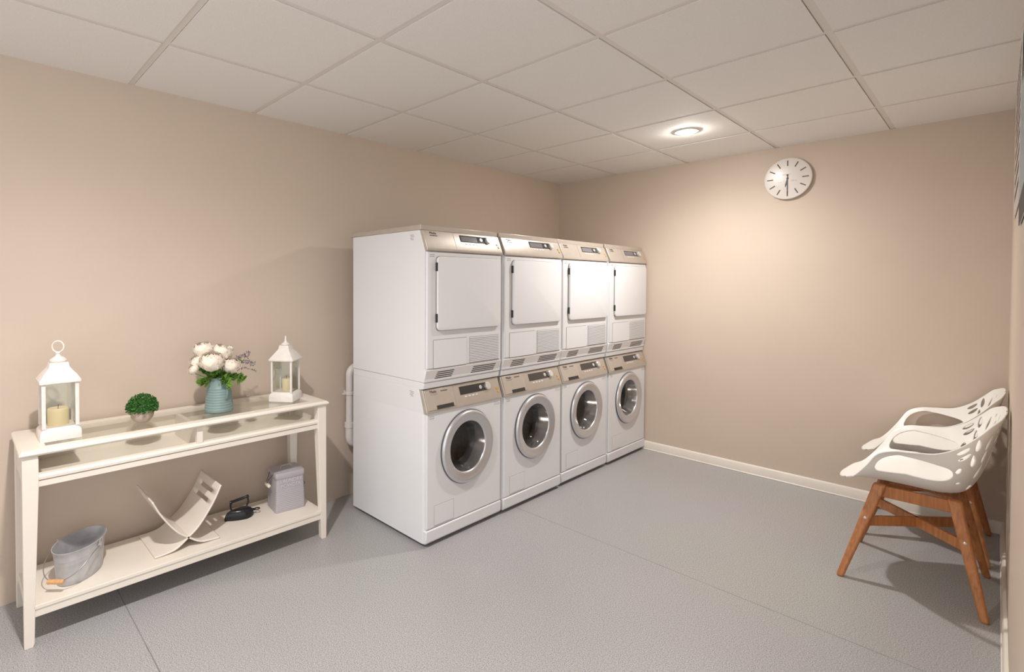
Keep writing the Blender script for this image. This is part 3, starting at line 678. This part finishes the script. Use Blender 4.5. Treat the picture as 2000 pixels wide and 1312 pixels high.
bm = BM(); lathe(bm, [(.004, -.026), (.0085, -.024), (.0095, 0), (.0085, .024), (.004, .026)], 16, (0, -.100, .136), 'x', cap0=True, cap1=True); obj('side_grip', bm, M['furn'], t, smooth=True)
tilt = -.075
TT = Matrix.Translation((.0690, -.056, .152)) @ Matrix.Rotation(tilt, 4, 'Y') @ frame((0, 0, 0), Vector((0, 1, 0)), Vector((0, 0, 1)), Vector((1, 0, 0)))
text('lettering', 'LAUNDRY', .026, TT, M['tintext'], bdy, extrude=.0008)
TT = Matrix.Translation((.0700, -.053, .127)) @ Matrix.Rotation(tilt, 4, 'Y') @ frame((0, 0, 0), Vector((0, 1, 0)), Vector((0, 0, 1)), Vector((1, 0, 0)))
text('lettering', 'POWDER', .026, TT, M['tintext'], bdy, extrude=.0008)
bm = BM(); tube(bm, [(.020, .078, .178), (.022, .083, .165), (.024, .088, .140), (.024, .090, .120)], .0015, 6); tube(bm, [(.024, .090 + .006 * math.sin(2 * PI * k / 16), .112 + .008 * math.cos(2 * PI * k / 16)) for k in range(16)], .0015, 6, True)
tube(bm, [(.024, .090, .104), (.022, .092, .084), (.024, .086, .070), (.024, .094, .066)], .0015, 6); obj('scoop_hook', bm, M['black'], t, smooth=True)
# ------------------------------------------------------------------ clock
t = thing('wall_clock', 'round white wall clock with dark hour strokes on the back wall', 'clock', (1.840, 0, 2.083))
R = .140
bm = BM(); lathe(bm, [(R - .01, 0), (R - .004, -.010), (R, -.020), (R, -.024), (R - .003, -.028), (R - .012, -.0295), (.001, -.030)], 72, (0, 0, 0), 'y', cap0=True, cap1=True); obj('case', bm, M['clock'], t, smooth=True)
bm = BM()
for k in range(12):
    a = PI / 6 * k; T_ = Matrix.Rotation(a, 4, 'Y'); vs = box(bm, -.0032, .0032, -.0312, -.0298, R * .60, R * .86)
    for v in vs: v.co = T_ @ v.co
obj('hour_marks', bm, M['print'], t)
def hand(name, a, L, w0, w1, tail, y):
    bm = BM(); T_ = Matrix.Rotation(a, 4, 'Y')
    lp = [[(-w0, y, -tail), (w0, y, -tail), (w0, y - .001, -tail), (-w0, y - .001, -tail)], [(-w1, y, L * .7), (w1, y, L * .7), (w1, y - .001, L * .7), (-w1, y - .001, L * .7)], [(-w0 * .4, y, L), (w0 * .4, y, L), (w0 * .4, y - .001, L), (-w0 * .4, y - .001, L)]]
    loft(bm, lp); bm.transform(T_); obj(name, bm, M['black'], t)
hand('hour_hand', PI + .20, .060, .0022, .0052, .012, -.0315); hand('minute_hand', PI, .104, .0020, .0026, .020, -.0330)
bm = BM(); lathe(bm, [(.006, -.030), (.006, -.0355), (.001, -.036)], 16, (0, 0, 0), 'y', cap1=True); lathe(bm, [(.006, -.033), (.006, -.0345), (.001, -.035)], 16, (0, 0, .022), 'y', cap0=True, cap1=True); obj('hub', bm, M['black'], t, smooth=True)
bm = BM()
for (x0, n_, z_, h_) in ((-.030, 8, .024, .007), (-.052, 3, -.024, .008), (-.022, 4, -.024, .008), (.022, 5, -.022, .009)):
    bm = BM()
    for k in range(n_): xx = x0 + k * .0068; box(bm, xx, xx + rnd.choice((.0014, .0022, .0036)), -.0304, -.0298, z_, z_ + h_ * rnd.choice((.5, .9, 1)))
    obj('printed_mark', bm, M['greyprint'], t)
# ------------------------------------------------------------------ chairs
def chair_shell():
    def cr(P, s):
        n = len(P) - 1
        ss = [p[0] for p in P]
        i = max(0, min(n - 1, next((k for k in range(n) if s <= ss[k + 1] + 1e-9), n - 1)))
        a, b, c, d = P[max(0, i - 1)], P[i], P[i + 1], P[min(n, i + 2)]
        u = (s - b[0]) / (c[0] - b[0]); o = []
        for k in range(1, len(b)):
            m1 = (c[k] - a[k]) / (c[0] - a[0]) * (c[0] - b[0]); m2 = (d[k] - b[k]) / (d[0] - b[0]) * (c[0] - b[0])
            o.append((2 * u ** 3 - 3 * u * u + 1) * b[k] + (u ** 3 - 2 * u * u + u) * m1 + (-2 * u ** 3 + 3 * u * u) * c[k] + (u ** 3 - u * u) * m2)
        return o
    C = [(0, .272, .420), (.06, .248, .436), (.14, .205, .446), (.24, .130, .445), (.34, .045, .442), (.44, -.030, .440), (.52, -.100, .442), (.60, -.160, .464), (.68, -.200, .525), (.78, -.232, .625), (.89, -.258, .735), (1, -.281, .834)]
    Rm = [(0, .262, .070, .420), (.06, .243, .128, .436), (.12, .212, .165, .452), (.18, .180, .205, .490), (.24, .142, .248, .548), (.30, .105, .280, .610), (.37, .055, .292, .638), (.46, -.010, .294, .648), (.55, -.085, .290, .660), (.64, -.150, .282, .698), (.73, -.200, .265, .748), (.82, -.238, .232, .793), (.91, -.264, .172, .815), (.97, -.277, .100, .829), (1, -.281, .050, .833)]
    def P3(s, t):
        c = cr(C, s); r = cr(Rm, s); a = abs(t); sg = 1 if t >= 0 else -1
        Ry, rise = r[1], r[2] - c[1]; dx = r[0] - c[0]
        flange = max(0, 1 - abs(s - .40) / .30) ** .7      # how much the rim turns outwards
        back = min(1, max(0, (s - .52) / .25))
        p0 = Vector((c[0], 0, c[1])); p3 = Vector((r[0], Ry, r[2]))
        p1 = Vector((c[0] + dx * (.0 + .0 * back), Ry * (.78 - .20 * back), c[1] + rise * .0))
        pv = Vector((c[0] + dx * .75, Ry * .99, c[1] + rise * .45)); pf = Vector((c[0] + dx * .95, Ry * .80, c[1] + rise * 1.02))
        pb = Vector((c[0] + dx * .45, Ry * .98, c[1] + rise * .65))
        p2 = pv.lerp(pf, flange * .75).lerp(pb, back)
        q = p0 * (1 - a) ** 3 + p1 * 3 * a * (1 - a) ** 2 + p2 * 3 * a * a * (1 - a) + p3 * a ** 3
        q.y *= sg; return q
    def ell(s, t, cs, ct, ang, a, b, asp=1.9, taper=0):
        x = (s - cs) * asp; y = (t - ct); c, n = math.cos(ang), math.sin(ang)
        u = (x * c + y * n) / a; v = (-x * n + y * c) / b
        if taper: v /= max(.25, 1 - taper * (u + 1) * .5)
        return u * u + v * v - 1
    petals = []
    for (cs, ct, ang, a, b) in ((.656, .915, .0, .062, .030), (.655, .822, .05, .062, .028), (.616, .665, 1.2, .040, .024), (.728, .865, 1.4, .085, .042), (.688, .700, 1.4, .085, .036),
                               (.790, .705, .87, .090, .038), (.698, .440, .65, .080, .036), (.848, .500, .7, .060, .030), (.905, .460, 1.0, .080, .026), (.628, .220, 1.35, .085, .042),
                               (.668, .110, .6, .060, .030), (.597, .470, 0, .020, .020), (.775, .260, .6, .095, .042), (.738, .060, .35, .075, .026), (.838, .265, .8, .075, .032), (.890, .110, .7, .065, .030),
                               (.745, .565, .95, .065, .032), (.868, .690, 1.1, .050, .022), (.930, .210, .8, .040, .022), (.840, .060, .3, .055, .022)):
        petals.append((cs, -ct, -ang, a, b))
        petals.append((cs, ct, ang, a, b))
    def f(s, t):
        a = abs(t)
        # big side opening between arm, seat and back
        us = (s - .432) / .160; 
        lo = .50; hi = .87 - .34 * max(0, s - .40)
        cm, hh = (lo + hi) / 2, (hi - lo) / 2
        g = abs(us) ** 2.6 + abs((a - cm) / hh) ** 2.4 - 1
        v = g
        for p in petals: v = min(v, ell(s, t, *p, taper=.45 if p[3] > .07 else 0))
        return v
    NS, NT = 200, 170
    bm = BM(); S = [i / NS for i in range(NS + 1)]; Tt = [-1 + 2 * j / NT for j in range(NT + 1)]
    val = [[f(s, t_) for t_ in Tt] for s in S]; cache = {}
    def vert(key, s, t_):
        if key not in cache: cache[key] = bm.verts.new(P3(s, t_))
        return cache[key]
    for i in range(NS):
        for j in range(NT):
            cs = [(i, j), (i + 1, j), (i + 1, j + 1), (i, j + 1)]; vv = [val[a][b] for a, b in cs]
            if max(vv) <= 0: continue
            poly = []
            for k in range(4):
                a, b = cs[k], cs[(k + 1) % 4]; va, vb = vv[k], vv[(k + 1) % 4]
                if va > 0: poly.append(vert(a, S[a[0]], Tt[a[1]]))
                if (va > 0) != (vb > 0):
                    u = va / (va - vb); key = tuple(sorted((a, b)))
                    poly.append(vert(key, S[a[0]] + (S[b[0]] - S[a[0]]) * u, Tt[a[1]] + (Tt[b[1]] - Tt[a[1]]) * u))
            if len(poly) >= 3:
                try: bm.faces.new(poly)
                except ValueError: pass
    bmesh.ops.remove_doubles(bm, verts=bm.verts[:], dist=.0002)
    return bm
def make_chair():
    t = thing('armchair', 'x', 'chair')
    sh = obj('shell', chair_shell(), M['shell'], t, smooth=True, solid=.0065, angle=70)
    tops = {}; zt = .436
    for sx in (1, -1):
        for sy in (1, -1):
            top = Vector((.110 if sx > 0 else -.135, sy * .118, zt)); foot = Vector((sx * .234, sy * .243, 0)); tops[(sx, sy)] = (top, foot)
            bm = BM(); d = (foot - top).normalized(); lp = []
            for u, a, b in ((0, .024, .016), (.25, .0215, .016), (.6, .0180, .0145), (1, .0140, .0125)):
                p = top.lerp(foot, u)
                lp.append([(p.x + px, p.y + py, p.z) for px, py in ((a, b), (-a, b), (-a, -b), (a, -b))])
            loft(bm, lp); obj('leg', bm, M['wood'], t, bevel=.009, segs=4)
            bm = BM(); p = top.lerp(foot, .36); n = Vector((0, sy, .1)).normalized(); c = p + Vector((0, sy * .0155, 0))
            loft(bm, [[(c.x + r * math.cos(2 * PI * k / 14), c.y + sy * o_, c.z + r * math.sin(2 * PI * k / 14)) for k in range(14)] for r, o_ in ((.0065, 0), (.0065, .0015), (.004, .003))]); obj('bolt', bm, M['screw'], t, smooth=True)
    bm = BM()
    for sy in (1, -1):
        a, b = tops[(1, sy)][0], tops[(-1, sy)][0]; box(bm, b.x, a.x, sy * .118 - .010, sy * .118 + .010, zt - .058, zt - .006)
    for sx in (1, -1):
        xx = tops[(sx, 1)][0].x; box(bm, xx - .010, xx + .010, -.118, .118, zt - .050, zt - .006)
    obj('seat_frame', bm, M['wood'], t, bevel=.003)
    zb = .262
    def at(k):
        top, foot = tops[k]; return top.lerp(foot, (zt - zb) / zt)
    for a, b in (((1, -1), (-1, 1)), ((1, 1), (-1, -1))):
        p, q = at(a), at(b); d = (q - p).normalized(); s = Vector((-d.y, d.x, 0)) * .009; L_ = (q - p).length
        bm = BM(); loft(bm, [[r + s + Vector((0, 0, .022)), r - s + Vector((0, 0, .022)), r - s - Vector((0, 0, .022)), r + s - Vector((0, 0, .022))] for r in (p, q)]); obj('cross_brace', bm, M['wood'], t, bevel=.003)
    return t
ch = make_chair()
ch.location = (2.575, -.915, 0); ch.rotation_euler = (0, 0, PI)
tag(ch, 'white openwork armchair on teak legs, the nearer of the two against the right wall', 'chair', 'white armchairs by the right wall')
c2 = copy_tree(ch); c2.location = (2.575, -.312, 0)
tag(c2, 'white openwork armchair on teak legs, the farther of the two beside the back wall', 'chair', 'white armchairs by the right wall')
# ------------------------------------------------------------------ notices on the right wall, seen almost edge-on
t = thing('notice', 'white laminated notice with dark print high on the right wall', 'notice', (W - .002, -1.12, 1.95))
bm = BM(); box(bm, -.0025, 0, -.38, .38, -.30, .30); obj('sheet', bm, M['paper'], t)
bm = BM()
for r in range(9):
    y = -.34
    while y < .28:
        l = rnd.uniform(.02, .09); z_ = .24 - r * .058; box(bm, -.0030, -.0025, y, y + l, z_ - .011, z_ + .011); y += l + rnd.uniform(.015, .03)
obj('printed_mark', bm, M['print'], t)
t = thing('poster', 'blue-grey poster with a dark foot, the nearest sheet on the right wall', 'poster', (W - .002, -1.90, 1.75))
bm = BM(); box(bm, -.003, 0, -.30, .24, -.20, .25); obj('sheet', bm, M['blue'], t)
bm = BM(); box(bm, -.0036, -.003, -.30, .24, -.20, -.12); obj('dark_band', bm, M['dark'], t)
